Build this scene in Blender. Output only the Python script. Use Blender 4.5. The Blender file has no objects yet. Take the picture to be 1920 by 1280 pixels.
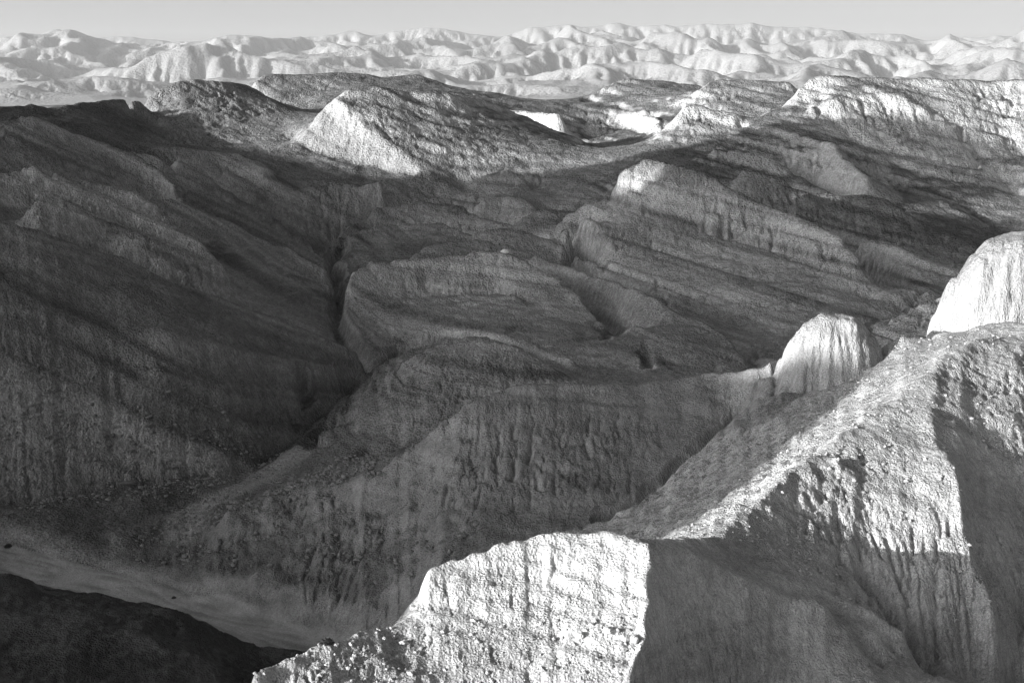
import bpy, math, random
import numpy as np

# ---------------------------------------------------------------- camera, sky, sun, exposure
SC = bpy.context.scene
COL = SC.collection
PITCH = math.atan(470.0 / 2637.4)          # eye level lies 470 px above the middle of a 1920 px wide frame
cam_data = bpy.data.cameras.new('camera')
cam_data.sensor_width = 36.0
cam_data.lens = 18.0 / math.tan(math.radians(20.0))
cam_data.clip_start = 0.5
cam_data.clip_end = 120000.0
cam = bpy.data.objects.new('camera', cam_data)
COL.objects.link(cam)
cam.location = (0, 0, 0)
cam.rotation_euler = (math.pi / 2 - PITCH, 0, 0)
SC.camera = cam

SUN_AZ = math.radians(62.0)                # behind the camera, to its left (0 = straight behind)
SUN_EL = math.radians(11.5)
SUN_VEC = np.array([-math.sin(SUN_AZ) * math.cos(SUN_EL), -math.cos(SUN_AZ) * math.cos(SUN_EL), math.sin(SUN_EL)])

world = bpy.data.worlds.new('World')
SC.world = world
world.use_nodes = True
wn = world.node_tree.nodes
wl = world.node_tree.links
wn.clear()
sky = wn.new('ShaderNodeTexSky')
sky.sky_type = 'NISHITA'
sky.sun_disc = False
sky.sun_elevation = SUN_EL
# Blender's sun_rotation: 0 = +Y, turning clockwise seen from above
sky.sun_rotation = math.atan2(SUN_VEC[0], SUN_VEC[1])
sky.altitude = 100.0
sky.air_density = 0.3
sky.dust_density = 3.5
sky.ozone_density = 1.0
bw = wn.new('ShaderNodeRGBToBW')           # a black-and-white photograph
bg = wn.new('ShaderNodeBackground')
bg.inputs['Strength'].default_value = 0.125
wo = wn.new('ShaderNodeOutputWorld')
wl.new(sky.outputs[0], bw.inputs[0])
wl.new(bw.outputs[0], bg.inputs['Color'])
wl.new(bg.outputs[0], wo.inputs['Surface'])

sun_data = bpy.data.lights.new('sun', 'SUN')
sun_data.energy = 5.0
sun_data.angle = math.radians(0.4)
sun_data.color = (1.0, 1.0, 1.0)
sun = bpy.data.objects.new('sun', sun_data)
COL.objects.link(sun)
from mathutils import Vector
sun.rotation_euler = Vector(tuple(-SUN_VEC)).to_track_quat('-Z', 'Y').to_euler()
sun.location = (-300, -300, 200)

SC.view_settings.view_transform = 'Standard'
SC.view_settings.look = 'None'
SC.view_settings.exposure = 1.3
SC.view_settings.gamma = 1.0
SC.view_settings.use_curve_mapping = False
SC.render.engine = 'CYCLES'
SC.cycles.max_bounces = 4
SC.cycles.diffuse_bounces = 3
SC.cycles.volume_bounces = 1
SC.cycles.use_denoising = True

# ---------------------------------------------------------------- numeric helpers
rng = np.random.default_rng(7)


def perlin(x, y, seed=0):
    g = np.random.default_rng(1000 + seed)
    perm = g.permutation(256)
    perm = np.concatenate([perm, perm])
    ang = g.random(256) * 2 * np.pi
    gx, gy = np.cos(ang).astype(np.float32), np.sin(ang).astype(np.float32)
    xi = np.floor(x).astype(np.int64)
    yi = np.floor(y).astype(np.int64)
    xf = (x - xi).astype(np.float32)
    yf = (y - yi).astype(np.float32)
    xi &= 255
    yi &= 255
    u = xf * xf * xf * (xf * (xf * 6 - 15) + 10)
    v = yf * yf * yf * (yf * (yf * 6 - 15) + 10)

    def gr(i, j, dx, dy):
        h = perm[perm[(xi + i) & 255] + ((yi + j) & 255)]
        return gx[h] * dx + gy[h] * dy
    a = gr(0, 0, xf, yf)
    b = gr(1, 0, xf - 1, yf)
    c = gr(0, 1, xf, yf - 1)
    d = gr(1, 1, xf - 1, yf - 1)
    return (a + u * (b - a)) * (1 - v) + (c + u * (d - c)) * v * 1.0


def smooth(a, b, x):
    t = np.clip((x - a) / (b - a), 0, 1)
    return t * t * (3 - 2 * t)


def noise1(x, seed):
    g = np.random.default_rng(seed)
    tab = g.random(512) * 2 - 1
    i = np.floor(x).astype(np.int64)
    f = x - i
    f = f * f * (3 - 2 * f)
    return tab[i & 511] * (1 - f) + tab[(i + 1) & 511] * f


def shift(a, dj, di):
    """a[j+dj, i+di] with edges repeated"""
    b = a
    if dj == 1:
        b = np.concatenate([b[1:], b[-1:]], 0)
    elif dj == -1:
        b = np.concatenate([b[:1], b[:-1]], 0)
    if di == 1:
        b = np.concatenate([b[:, 1:], b[:, -1:]], 1)
    elif di == -1:
        b = np.concatenate([b[:, :1], b[:, :-1]], 1)
    return b


def blur(a, n=1):
    for _ in range(n):
        a = (shift(a, 0, 1) + shift(a, 0, -1) + 2 * a) * 0.25
        a = (shift(a, 1, 0) + shift(a, -1, 0) + 2 * a) * 0.25
    return a


def resize(a, nj, ni):
    """bilinear resample on nodes (ends match ends)"""
    sj = np.linspace(0, a.shape[0] - 1, nj)
    si = np.linspace(0, a.shape[1] - 1, ni)
    j0 = np.minimum(sj.astype(int), a.shape[0] - 2)
    i0 = np.minimum(si.astype(int), a.shape[1] - 2)
    fj = (sj - j0)[:, None]
    fi = (si - i0)[None, :]
    r0 = a[j0] * (1 - fj) + a[j0 + 1] * fj
    return r0[:, i0] * (1 - fi) + r0[:, i0 + 1] * fi


FPX = 2637.4
CP, SP = math.cos(PITCH), math.sin(PITCH)


def pix_ray(px, py):
    dx = (px - 960) / FPX
    dy = (640 - py) / FPX
    X, Y, Z = dx, CP + dy * SP, -SP + dy * CP
    h = math.hypot(X, Y)
    return math.atan2(X, Y), Z / h          # bearing, slope


def P(px, py, r):                           # a visible point at horizontal range r
    th, s = pix_ray(px, py)
    return (th, r, r * s)


def Zp(px, py, z):                          # a visible point at height z
    th, s = pix_ray(px, py)
    return (th, z / s, z)


def H(px, r, z):                            # a hidden point: bearing, range, height
    th, s = pix_ray(px, 640)
    return (th, r, z)


def PL(*a):
    return [P(*t) for t in a]


def HL(*a):
    return [H(*t) for t in a]


def ZL(*a):
    return [Zp(*t) for t in a]


# ---------------------------------------------------------------- the lie of the land: crests, brows, feet and gullies
LINES = []                                  # (hill id, polyline)


def L(hid, pts):
    LINES.append((hid, pts))


def rib(hid, pts, dr, dz):                  # a crest and the draw behind it
    L(hid, pts)
    L(0, [(t[0], t[1] + dr, t[2] - dz) for t in pts])


# 1 foreground bluff
L(1, PL((480, 1288, 170), (640, 1216, 177), (720, 1185, 182), (772, 1166, 184.5)))
L(1, PL((786, 1110, 188), (800, 1068, 191), (850, 1046, 193), (960, 1012, 195), (1080, 985, 197), (1180, 991, 192), (1205, 1003, 189)))
L(1, PL((778, 1166, 184), (840, 1135, 186), (900, 1112, 187), (1000, 1130, 184.5), (1100, 1152, 181.5), (1205, 1196, 176)))
L(1, PL((1205, 1003, 189), (1222, 1040, 186.8), (1201, 1080, 183.2), (1220, 1122, 181.2), (1198, 1160, 177.8), (1213, 1192, 176.2)))
L(1, PL((700, 1300, 170), (850, 1300, 171), (1000, 1300, 171), (1140, 1300, 169)))
L(1, PL((1205, 1200, 175), (1180, 1250, 171.5), (1160, 1300, 168.5)))
L(1, PL((1205, 1003, 189), (1250, 1003, 192), (1290, 1009, 196), (1340, 1033, 198), (1430, 1082, 201), (1530, 1127, 204), (1600, 1190, 206), (1650, 1255, 207)))
L(1, PL((1214, 1190, 177.5), (1260, 1195, 182), (1330, 1195, 187.5), (1430, 1205, 193), (1510, 1225, 197)))
L(0, PL((1180, 1297, 171), (1260, 1297, 178), (1350, 1297, 184), (1450, 1297, 189), (1560, 1297, 195)))
L(1, PL((1390, 1030, 208), (1470, 1060, 211), (1560, 1101, 213), (1690, 1171, 214)))
L(0, PL((1370, 1043, 204), (1490, 1098, 207.5), (1600, 1160, 209.5), (1680, 1220, 210)))
# 2 right-hand ridge
L(2, PL((1205, 1003, 189), (1260, 996, 200), (1300, 992, 208), (1350, 985, 214), (1400, 955, 224), (1470, 905, 236), (1540, 850, 250),
        (1620, 790, 265), (1700, 735, 280), (1750, 688, 291), (1800, 658, 305), (1860, 640, 315), (1920, 628, 322), (2060, 610, 330)))
L(2, PL((1750, 688, 291), (1753, 720, 284), (1741, 760, 275), (1746, 800, 265), (1772, 860, 253), (1792, 920, 246), (1802, 1000, 240), (1830, 1080, 234), (1850, 1150, 229)))
L(2, PL((1570, 860, 246), (1600, 930, 241), (1630, 990, 236)))
L(0, PL((1420, 1012, 215), (1520, 1025, 224), (1610, 1072, 227), (1660, 1130, 226), (1710, 1210, 222), (1730, 1296, 217)))
L(0, PL((1900, 700, 300), (1905, 850, 274), (1905, 1000, 258), (1890, 1100, 246), (1925, 1200, 243)))
L(0, PL((1800, 1285, 223), (1860, 1290, 228), (1925, 1292, 234)))
L(0, PL((2040, 800, 290), (2040, 1000, 262), (2040, 1200, 240)))
# gully between the right-hand ridge and the middle ridge
L(0, PL((1095, 990, 296), (1130, 972, 299), (1200, 930, 307), (1280, 865, 321), (1385, 792, 338), (1470, 768, 342), (1540, 741, 343), (1590, 724, 341)))
L(0, HL((1040, 290, -95), (960, 283, -99), (880, 276, -104), (800, 272, -108), (720, 270, -112)))
L(0, HL((640, 212, -97), (760, 222, -95), (900, 232, -93), (1030, 240, -90), (1130, 250, -86), (1190, 262, -85)))
L(2, PL((1596, 726, 334), (1640, 674, 339), (1690, 631, 341), (1738, 646, 342), (1800, 624, 347), (1920, 603, 353), (2060, 590, 356)))
# 3, 4 pale domes
L(0, PL((1505, 718, 327), (1560, 725, 325), (1642, 696, 331)))
DOMES = [(3, 1558, 334.5, 14.0, 11.0, -72.0, 19.0, 2.4), (4, 1898, 368, 22.5, 16.5, -67.0, 32.0, 2.1)]   # id, bearing px, range, half width, half depth, foot, height, bluntness
L(0, HL((1400, 380, -96), (1480, 374, -90), (1560, 364, -84), (1640, 372, -86), (1700, 382, -86)))
L(0, PL((1746, 634, 350), (1830, 616, 347), (1930, 600, 347)))
L(0, HL((1735, 405, -92), (1820, 425, -88), (1930, 430, -82), (2060, 430, -80)))
# 5 middle ridge
L(5, PL((1500, 672, 336), (1470, 684, 339), (1435, 697, 344), (1400, 703, 348), (1340, 699, 352), (1290, 712, 351), (1200, 722, 349), (1050, 722, 346), (960, 730, 342), (870, 768, 338),
        (780, 832, 336), (700, 886, 335), (600, 910, 345), (520, 930, 350), (430, 962, 350)))
L(5, PL((1420, 728, 338), (1470, 716, 334), (1510, 706, 331)))
L(5, PL((1010, 745, 339), (962, 820, 327), (946, 880, 317), (970, 960, 304), (984, 1000, 297)))
L(5, PL((870, 768, 338), (850, 880, 322), (835, 945, 315)))
L(5, PL((835, 945, 315), (790, 990, 312), (735, 985, 318), (640, 1035, 318), (540, 1110, 312)))
L(0, PL((760, 960, 318), (690, 960, 327), (600, 1010, 325), (480, 1080, 320)))
L(0, PL((890, 980, 303), (850, 1030, 297), (800, 1100, 288)))
L(0, PL((420, 1040, 337), (380, 1020, 350)))
L(0, HL((690, 292, -119), (760, 285, -116), (820, 280, -112)))
L(0, HL((1440, 395, -97), (1340, 405, -96), (1200, 398, -98), (1050, 395, -100), (900, 392, -104), (800, 395, -107)))
# 6 dark hillock bottom left
L(6, PL((-160, 1040, 290), (0, 1068, 290), (60, 1088, 290), (95, 1114, 288), (170, 1113, 285), (230, 1131, 282), (265, 1150, 278), (330, 1157, 275),
        (400, 1196, 270), (500, 1236, 262), (545, 1258, 257)))
L(6, PL((60, 1180, 262), (170, 1190, 258), (300, 1210, 252), (400, 1245, 247)))
L(0, HL((-160, 235, -96), (0, 232, -104), (200, 228, -108), (380, 222, -108), (500, 215, -106), (560, 205, -100)))
# dry wash
WASH = ZL((-160, 1015, -117.5), (0, 1052, -118.6), (100, 1084, -119.1), (200, 1110, -119.5), (300, 1140, -119.8), (400, 1166, -120), (500, 1197, -120.2),
          (600, 1226, -120.4), (680, 1262, -120.6))
L(0, WASH)
L(0, ZL((-160, 985, -116.5), (0, 1030, -117.8), (150, 1078, -118.5), (280, 1114, -119), (400, 1138, -119.3), (520, 1168, -119.5), (640, 1202, -119.5)))
L(0, ZL((0, 1066, -119.4), (95, 1108, -119.6), (240, 1135, -119.9), (330, 1158, -120), (420, 1196, -120.3), (540, 1240, -120.5)))
# bench and side wash above it
L(0, ZL((-160, 950, -113.0), (0, 975, -113.5), (150, 975, -113.4), (300, 985, -113.6)))
L(0, ZL((120, 1050, -117.6), (220, 1075, -118), (300, 1100, -118.4)))
SIDE = ZL((345, 1010, -114.8), (350, 965, -112.6), (420, 935, -111.3), (520, 880, -110.0), (575, 835, -108.5))
L(0, SIDE)
L(0, ZL((-160, 945, -112.4), (0, 940, -111.6), (150, 915, -111.2), (300, 898, -110.6), (440, 880, -110), (540, 838, -109), (590, 800, -107), (640, 742, -103.5), (690, 700, -99.5)))
# 7 big left-hand hill
rib(7, PL((-160, 380, 468), (-60, 405, 472), (0, 418, 476), (75, 440, 480), (150, 468, 484), (230, 486, 487), (290, 514, 488), (340, 535, 489), (430, 562, 490), (520, 592, 492),
          (620, 636, 495), (694, 682, 497)), 15, 13)
L(7, PL((-160, 560, 438), (0, 575, 442), (150, 596, 446), (300, 616, 444), (420, 640, 451), (540, 664, 463), (640, 694, 481)))
L(7, PL((60, 690, 430), (150, 690, 431), (300, 702, 428), (420, 722, 436), (540, 765, 447)))
L(7, PL((-160, 470, 455), (0, 500, 462), (150, 520, 467), (300, 555, 470), (430, 590, 474)))
# 8 ribs above it, one behind the other, all falling to the right
rib(8, PL((60, 385, 512), (130, 402, 514), (190, 431, 514), (235, 456, 512), (275, 469, 511), (315, 494, 510), (360, 520, 508)), 15, 13)
rib(8, PL((-160, 312, 552), (-60, 318, 556), (0, 322, 560), (55, 318, 562), (75, 308, 563), (97, 336, 563), (180, 366, 562), (250, 396, 560), (330, 436, 556), (362, 452, 554), (400, 482, 550), (412, 505, 545)), 16, 17)
L(8, PL((0, 385, 548), (50, 380, 550), (110, 392, 550)))
rib(8, PL((110, 326, 604), (160, 337, 604), (215, 357, 602), (250, 360, 602), (290, 386, 598), (326, 422, 592)), 16, 15)
rib(8, PL((285, 372, 648), (350, 378, 650), (405, 407, 646), (428, 414, 645), (480, 440, 638), (535, 468, 628), (600, 508, 612), (632, 535, 600)), 16, 14)
# 9 upper left ribs
rib(9, PL((-160, 222, 676), (0, 236, 682), (40, 226, 686), (60, 222, 690), (90, 232, 694), (130, 250, 696), (190, 268, 696), (240, 290, 692), (290, 318, 684), (320, 346, 674), (342, 372, 662)), 18, 17)
L(9, PL((0, 290, 655), (60, 284, 662)))
rib(9, PL((215, 272, 742), (300, 302, 738), (340, 330, 730), (400, 361, 722), (450, 390, 714), (490, 421, 704), (540, 446, 694), (600, 474, 680), (625, 498, 664)), 18, 14)
rib(9, PL((330, 300, 795), (400, 343, 780), (450, 378, 768), (505, 404, 756), (565, 450, 734), (592, 475, 720)), 20, 14)
L(9, PL((285, 277, 850), (370, 284, 850), (440, 286, 850), (500, 320, 825)))
# 10 left skyline
rib(10, PL((-160, 202, 880), (0, 198, 920), (42, 195, 925), (60, 193, 930), (85, 204, 945), (110, 198, 960), (170, 192, 990), (225, 186, 1010), (264, 196, 1030)), 40, 10)
L(0, PL((100, 225, 860), (200, 240, 880), (270, 262, 900)))
# upstream valley
L(0, PL((690, 690, 502), (652, 642, 527), (632, 602, 552), (640, 560, 585)))
L(0, HL((640, 590, -94), (632, 640, -88), (625, 690, -82), (640, 740, -78), (690, 790, -72)))
# 11 small banded ridge in front of the central hill
L(11, PL((706, 730, 462), (760, 668, 463), (830, 641, 461), (900, 628, 461), (960, 645, 456), (1020, 681, 449), (1082, 717, 441)))
L(11, PL((830, 641, 461), (765, 705, 447), (722, 785, 431)))
L(11, PL((765, 705, 447), (860, 700, 443), (960, 712, 438)))
L(0, PL((742, 842, 419), (690, 870, 415)))
L(0, HL((800, 405, -107), (900, 408, -104), (1050, 404, -101), (1200, 404, -99)))
L(0, PL((704, 688, 506), (752, 657, 527), (850, 627, 532), (930, 622, 518), (1000, 656, 503), (1082, 701, 483), (1152, 719, 468)))
# 12 central banded hill
rib(12, PL((636, 545, 572), (664, 507, 583), (700, 496, 588), (760, 486, 592), (840, 478, 597), (945, 473, 600), (990, 490, 595), (1030, 520, 587), (1080, 560, 573), (1112, 592, 561), (1165, 645, 540)), 18, 14)
L(12, PL((655, 560, 566), (800, 548, 579), (945, 542, 581), (1010, 585, 560)))
L(12, PL((945, 476, 599), (962, 540, 578), (980, 600, 545)))
# 13 right flank of the central hill
rib(13, PL((1000, 481, 632), (1060, 500, 622), (1100, 512, 612), (1135, 530, 600), (1200, 548, 578), (1300, 601, 548), (1370, 639, 530), (1408, 678, 514)), 18, 12)
L(13, PL((1180, 612, 541), (1280, 645, 523), (1360, 668, 516)))
L(0, HL((1190, 497, -98), (1260, 506, -99), (1350, 504, -100), (1410, 502, -100)))
# 14 rises behind the central hill
rib(14, PL((775, 477, 648), (810, 458, 655), (850, 449, 658), (890, 448, 658), (950, 462, 652), (1000, 481, 642)), 17, 13)
rib(14, PL((880, 447, 694), (920, 434, 700), (955, 431, 702), (1000, 440, 698), (1060, 462, 688), (1092, 482, 678), (1110, 505, 664)), 18, 13)
# 15 low banded rise, middle left
rib(15, PL((640, 450, 735), (700, 424, 745), (770, 419, 748), (830, 422, 746), (872, 440, 738), (888, 448, 732)), 17, 12)
rib(15, PL((596, 480, 700), (640, 440, 765), (700, 396, 795), (760, 385, 800), (815, 374, 804), (850, 385, 800), (900, 406, 786), (960, 431, 764)), 18, 13)
# 16 knob
rib(16, PL((870, 358, 856), (882, 345, 860), (910, 324, 866), (940, 314, 868), (966, 321, 866), (986, 337, 860), (1006, 357, 850)), 12, 4)
L(16, PL((900, 380, 815), (950, 370, 820), (1000, 385, 805)))
rib(16, PL((955, 428, 745), (1000, 397, 753), (1020, 393, 754), (1042, 403, 752), (1062, 432, 742)), 16, 7)
# valley between the central hill and the peak
L(0, HL((1060, 690, -88), (1130, 650, -91), (1280, 612, -96), (1400, 577, -98)))
# 17 pale-topped peak
L(17, PL((1040, 446, 698), (1065, 432, 700), (1106, 414, 702), (1135, 436, 694), (1165, 470, 678)))
rib(17, PL((1062, 400, 735), (1100, 382, 735), (1148, 368, 732), (1156, 332, 733), (1168, 317, 734), (1215, 299, 737), (1245, 302, 736), (1280, 311, 733), (1340, 336, 725), (1440, 380, 712),
            (1510, 411, 700), (1570, 446, 688), (1600, 476, 678), (1612, 498, 670), (1626, 560, 650)), 45, 34)
L(17, PL((1152, 405, 712), (1200, 392, 715), (1260, 402, 712), (1400, 458, 690), (1500, 492, 676), (1590, 520, 662)))
L(0, PL((1160, 535, 640), (1300, 592, 612), (1450, 622, 588), (1540, 622, 590), (1625, 596, 612)))
# right valley floor, 18 low banded rises there
L(0, ZL((1405, 700, -101), (1440, 655, -100), (1500, 640, -99.5), (1600, 617, -99), (1680, 592, -97), (1745, 556, -93)))
rib(18, PL((1602, 472, 728), (1640, 458, 730), (1680, 466, 728), (1720, 486, 722), (1770, 500, 714), (1820, 508, 706)), 22, 10)
L(0, PL((1650, 548, 650), (1745, 542, 656)))
L(18, PL((1650, 602, 540), (1742, 566, 545), (1850, 540, 560)))
L(0, HL((1620, 520, -97), (1740, 490, -93)))
# 19 big hill with the pale cliff
L(19, PL((600, 229, 946), (606, 211, 951), (626, 187, 957), (650, 169, 963), (700, 163, 975), (760, 170, 985), (840, 172, 995), (900, 185, 1030), (970, 215, 1050), (1050, 250, 1060),
         (1120, 285, 1043), (1168, 312, 1000)))
L(19, PL((640, 190, 947), (666, 232, 925), (720, 257, 905), (762, 292, 887), (803, 319, 872)))
L(0, PL((560, 276, 935), (640, 298, 903), (740, 321, 878), (800, 325, 866)))
L(19, PL((460, 291, 930), (540, 273, 940), (566, 269, 938)))
L(0, PL((815, 334, 864), (855, 350, 852)))
L(0, HL((700, 1090, -34), (850, 1110, -38), (1000, 1130, -46), (1100, 1120, -50)))
L(0, PL((520, 330, 850), (640, 345, 830), (720, 350, 815)))
L(0, PL((1030, 366, 845), (1100, 374, 830), (1145, 386, 800)))
# 20 left round hill
L(20, PL((262, 236, 1036), (269, 205, 1050), (286, 180, 1062), (320, 161, 1072), (345, 154, 1082), (395, 153, 1092), (430, 157, 1102), (470, 160, 1120), (500, 185, 1090), (530, 235, 1010), (545, 266, 965)))
L(20, PL((335, 158, 1075), (350, 200, 1035), (420, 235, 1005), (470, 255, 985)))
L(20, PL((206, 238, 1012), (235, 222, 1020), (262, 232, 1015), (300, 245, 1003)))
L(0, PL((300, 268, 960), (400, 278, 948), (500, 282, 940), (550, 274, 945)))
L(0, HL((300, 1180, -30), (420, 1200, -30), (520, 1160, -30)))
# 21 back skyline
L(21, PL((478, 156, 1240), (500, 139, 1260), (580, 141, 1280), (625, 136, 1280), (720, 146, 1285), (780, 141, 1290), (820, 153, 1285), (870, 166, 1275), (950, 179, 1265), (1000, 188, 1250),
         (1050, 190, 1240), (1095, 194, 1230)))
L(21, PL((690, 165, 1200), (760, 163, 1200), (860, 180, 1190), (960, 205, 1160), (1050, 218, 1130)))
# 22 flat-topped hill right of the gap
L(22, PL((1106, 194, 1250), (1130, 166, 1280), (1170, 149, 1300), (1250, 153, 1300), (1310, 161, 1290)))
L(22, PL((1160, 165, 1270), (1180, 200, 1200), (1240, 235, 1100)))
L(22, PL((1110, 262, 1160), (1170, 242, 1150), (1240, 256, 1110), (1290, 276, 1050)))
L(0, PL((1100, 222, 1190), (1150, 232, 1180), (1215, 250, 1150)))
L(0, PL((1180, 320, 835), (1280, 318, 850), (1330, 330, 830)))
# 23 right skyline hill
L(23, PL((1312, 168, 1180), (1345, 151, 1205), (1420, 153, 1210), (1480, 156, 1200)))
L(23, PL((1476, 192, 1000), (1500, 162, 1012), (1530, 144, 1022), (1600, 146, 1035), (1700, 150, 1045), (1780, 150, 1060), (1830, 147, 1075), (1900, 152, 1080), (2060, 150, 1090)))
L(23, PL((1610, 152, 1030), (1585, 172, 1000), (1545, 195, 975)))
L(23, PL((1620, 158, 1022), (1680, 180, 1005), (1740, 212, 1002), (1790, 240, 1000), (1840, 290, 985), (1880, 340, 965), (1915, 382, 945)))
L(0, PL((1850, 175, 1060), (1880, 240, 1030), (1920, 300, 1000), (2040, 320, 990)))
L(0, PL((1535, 182, 1000), (1525, 200, 975)))
# 24 long ribs of the right side
L(24, PL((1422, 222, 985), (1442, 206, 992), (1500, 196, 990), (1546, 216, 975), (1600, 262, 955), (1700, 320, 930), (1790, 380, 900), (1860, 425, 870), (1960, 450, 850)))
L(24, PL((1440, 226, 962), (1480, 245, 940), (1560, 270, 905), (1620, 330, 865)))
rib(24, PL((1322, 292, 872), (1340, 281, 876), (1380, 280, 878), (1430, 286, 876), (1470, 311, 868), (1520, 345, 852), (1600, 385, 832)), 22, 9)
rib(24, PL((1390, 320, 812), (1440, 326, 814), (1475, 340, 812), (1500, 361, 806), (1560, 366, 806), (1620, 367, 806), (1660, 376, 804), (1700, 401, 798), (1760, 430, 788), (1840, 462, 772), (1920, 485, 765)), 24, 10)
L(0, PL((1640, 350, 905), (1760, 380, 880), (1850, 420, 860)))
# 25 pale block
L(25, PL((1252, 242, 960), (1280, 206, 975), (1300, 198, 982), (1340, 211, 977), (1386, 216, 967), (1392, 240, 962)))
L(0, PL((1255, 252, 945), (1320, 263, 930), (1372, 264, 932)))
L(0, HL((1290, 1040, -48), (1380, 1050, -48), (1440, 1060, -44)))
# far side, near side
L(0, HL(*[(x, 1480, -48) for x in (-200, 400, 1000, 1500, 2120)]))
L(0, HL(*[(x, 1900, -80) for x in (-200, 400, 1000, 1500, 2120)]))
L(0, HL((-200, 140, -84), (100, 140, -92), (400, 140, -92), (700, 140, -86), (1000, 140, -80), (1300, 140, -78), (1600, 140, -82), (2000, 150, -86)))

# ---------------------------------------------------------------- solve a smooth surface through those lines
TH0 = math.radians(24.5)
R0, R1 = 134.0, 1900.0
U0, U1 = math.log(R0), math.log(R1)
NJ, NI = 1281, 513                          # solving grid: rows in ln(range), columns in bearing


def raster(lines, nj, ni):
    s = np.zeros((nj, ni))
    c = np.zeros((nj, ni))
    ids = np.zeros((nj, ni), int)
    for hid, pts in lines:
        for a, b in zip(pts[:-1], pts[1:]):
            ja, jb = [(math.log(t[1]) - U0) / (U1 - U0) * (nj - 1) for t in (a, b)]
            ia, ib = [(t[0] + TH0) / (2 * TH0) * (ni - 1) for t in (a, b)]
            n = int(max(abs(jb - ja), abs(ib - ia)) * 2) + 2
            t = np.linspace(0, 1, n)
            jj = np.rint(ja + (jb - ja) * t).astype(int)
            ii = np.rint(ia + (ib - ia) * t).astype(int)
            zz = a[2] + (b[2] - a[2]) * t
            ok = (jj >= 0) & (jj < nj) & (ii >= 0) & (ii < ni)
            np.add.at(s, (jj[ok], ii[ok]), zz[ok])
            np.add.at(c, (jj[ok], ii[ok]), 1)
            if hid:
                ids[jj[ok], ii[ok]] = hid
    m = c > 0
    s[m] /= c[m]
    return s, m, ids


def solve(lines, nj, ni, levels=7, iters=70, bend=0.0):
    z = None
    for lv in range(levels - 1, -1, -1):
        mj, mi = (nj - 1) // 2 ** lv + 1, (ni - 1) // 2 ** lv + 1
        s, m, ids = raster(lines, mj, mi)
        z = np.full((mj, mi), s[m].mean()) if z is None else resize(z, mj, mi)
        z[m] = s[m]
        par = (np.add.outer(np.arange(mj), np.arange(mi)) % 2).astype(bool)
        free = [(~m) & par, (~m) & ~par]
        for k in range(iters if lv else 30):
            for f in free:
                av = (shift(z, 0, 1) + shift(z, 0, -1) + shift(z, 1, 0) + shift(z, -1, 0)) * 0.25
                z = np.where(f, z + 1.6 * (av - z), z)
        if bend > 0:                        # some stiffness, so that crests come out rounded
            nm = ~m
            om = 0.55 / (4 * (1 - bend) + 20 * bend)
            for k in range(140 if lv else 60):
                lap = shift(z, 0, 1) + shift(z, 0, -1) + shift(z, 1, 0) + shift(z, -1, 0) - 4 * z
                bi = shift(lap, 0, 1) + shift(lap, 0, -1) + shift(lap, 1, 0) + shift(lap, -1, 0) - 4 * lap
                z = z + np.where(nm, om * ((1 - bend) * lap - bend * bi), 0)
    return z, m, ids


base, cmask, cids = solve(LINES, NJ, NI, bend=0.93)
base = blur(base, 2)

# which hill each spot belongs to: climb until a crest is met
jj, ii = np.mgrid[0:NJ, 0:NI]
best = base + 1e-6
tgt = jj * NI + ii
own = tgt.copy()
for dj in (-1, 0, 1):
    for di in (-1, 0, 1):
        if dj or di:
            zz = shift(shift(base, dj, 0), 0, di)
            g = zz > best
            best = np.where(g, zz, best)
            tgt = np.where(g, shift(shift(own, dj, 0), 0, di), tgt)
tgt = np.where(cids > 0, own, tgt).ravel()
for _ in range(12):
    tgt = tgt[tgt]
hill = cids.ravel()[tgt].reshape(NJ, NI)
for _ in range(80):                         # spots that met no crest take a neighbour's hill
    z0 = hill == 0
    if not z0.any():
        break
    for dj, di in ((0, 1), (0, -1), (1, 0), (-1, 0)):
        nb = shift(hill, dj, di)
        hill = np.where((hill == 0) & (nb > 0), nb, hill)
hill[hill == 0] = 5

# ---------------------------------------------------------------- weathered relief on the full grid
MJ, MI = 1440, 840
TH = np.linspace(-TH0, TH0, MI)[None, :] * np.ones((MJ, 1))
RR = np.exp(np.linspace(U0, U1, MJ))[:, None] * np.ones((1, MI))
X = (RR * np.sin(TH))
Y = (RR * np.cos(TH))
DT = 2 * TH0 / (MI - 1)
DU = (U1 - U0) / (MJ - 1)


def sample(a, fj, fi):
    fj = np.clip(fj, 0, a.shape[0] - 1.001)
    fi = np.clip(fi, 0, a.shape[1] - 1.001)
    j0, i0 = fj.astype(int), fi.astype(int)
    fj, fi = fj - j0, fi - i0
    return (a[j0, i0] * (1 - fi) + a[j0, i0 + 1] * fi) * (1 - fj) + (a[j0 + 1, i0] * (1 - fi) + a[j0 + 1, i0 + 1] * fi) * fj


def wob(seed):
    out = 0
    for k, (lam, amp) in enumerate(((24, 2.0), (11, 1.2), (5, 0.8), (2.4, 0.45))):
        w_ = np.clip(RR / 330, 0.45, 1.6)
        out = out + amp * w_ ** 0.7 * perlin(X / (lam * w_), Y / (lam * w_), seed + k)
    return out


wj, wi = wob(200) / (RR * (U1 - U0) / (NJ - 1)), wob(210) / (RR * 2 * TH0 / (NI - 1))
gj, gi = np.mgrid[0:MJ, 0:MI]
Z = sample(base, gj * (NJ - 1) / (MJ - 1) + wj, gi * (NI - 1) / (MI - 1) + wi)


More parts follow.
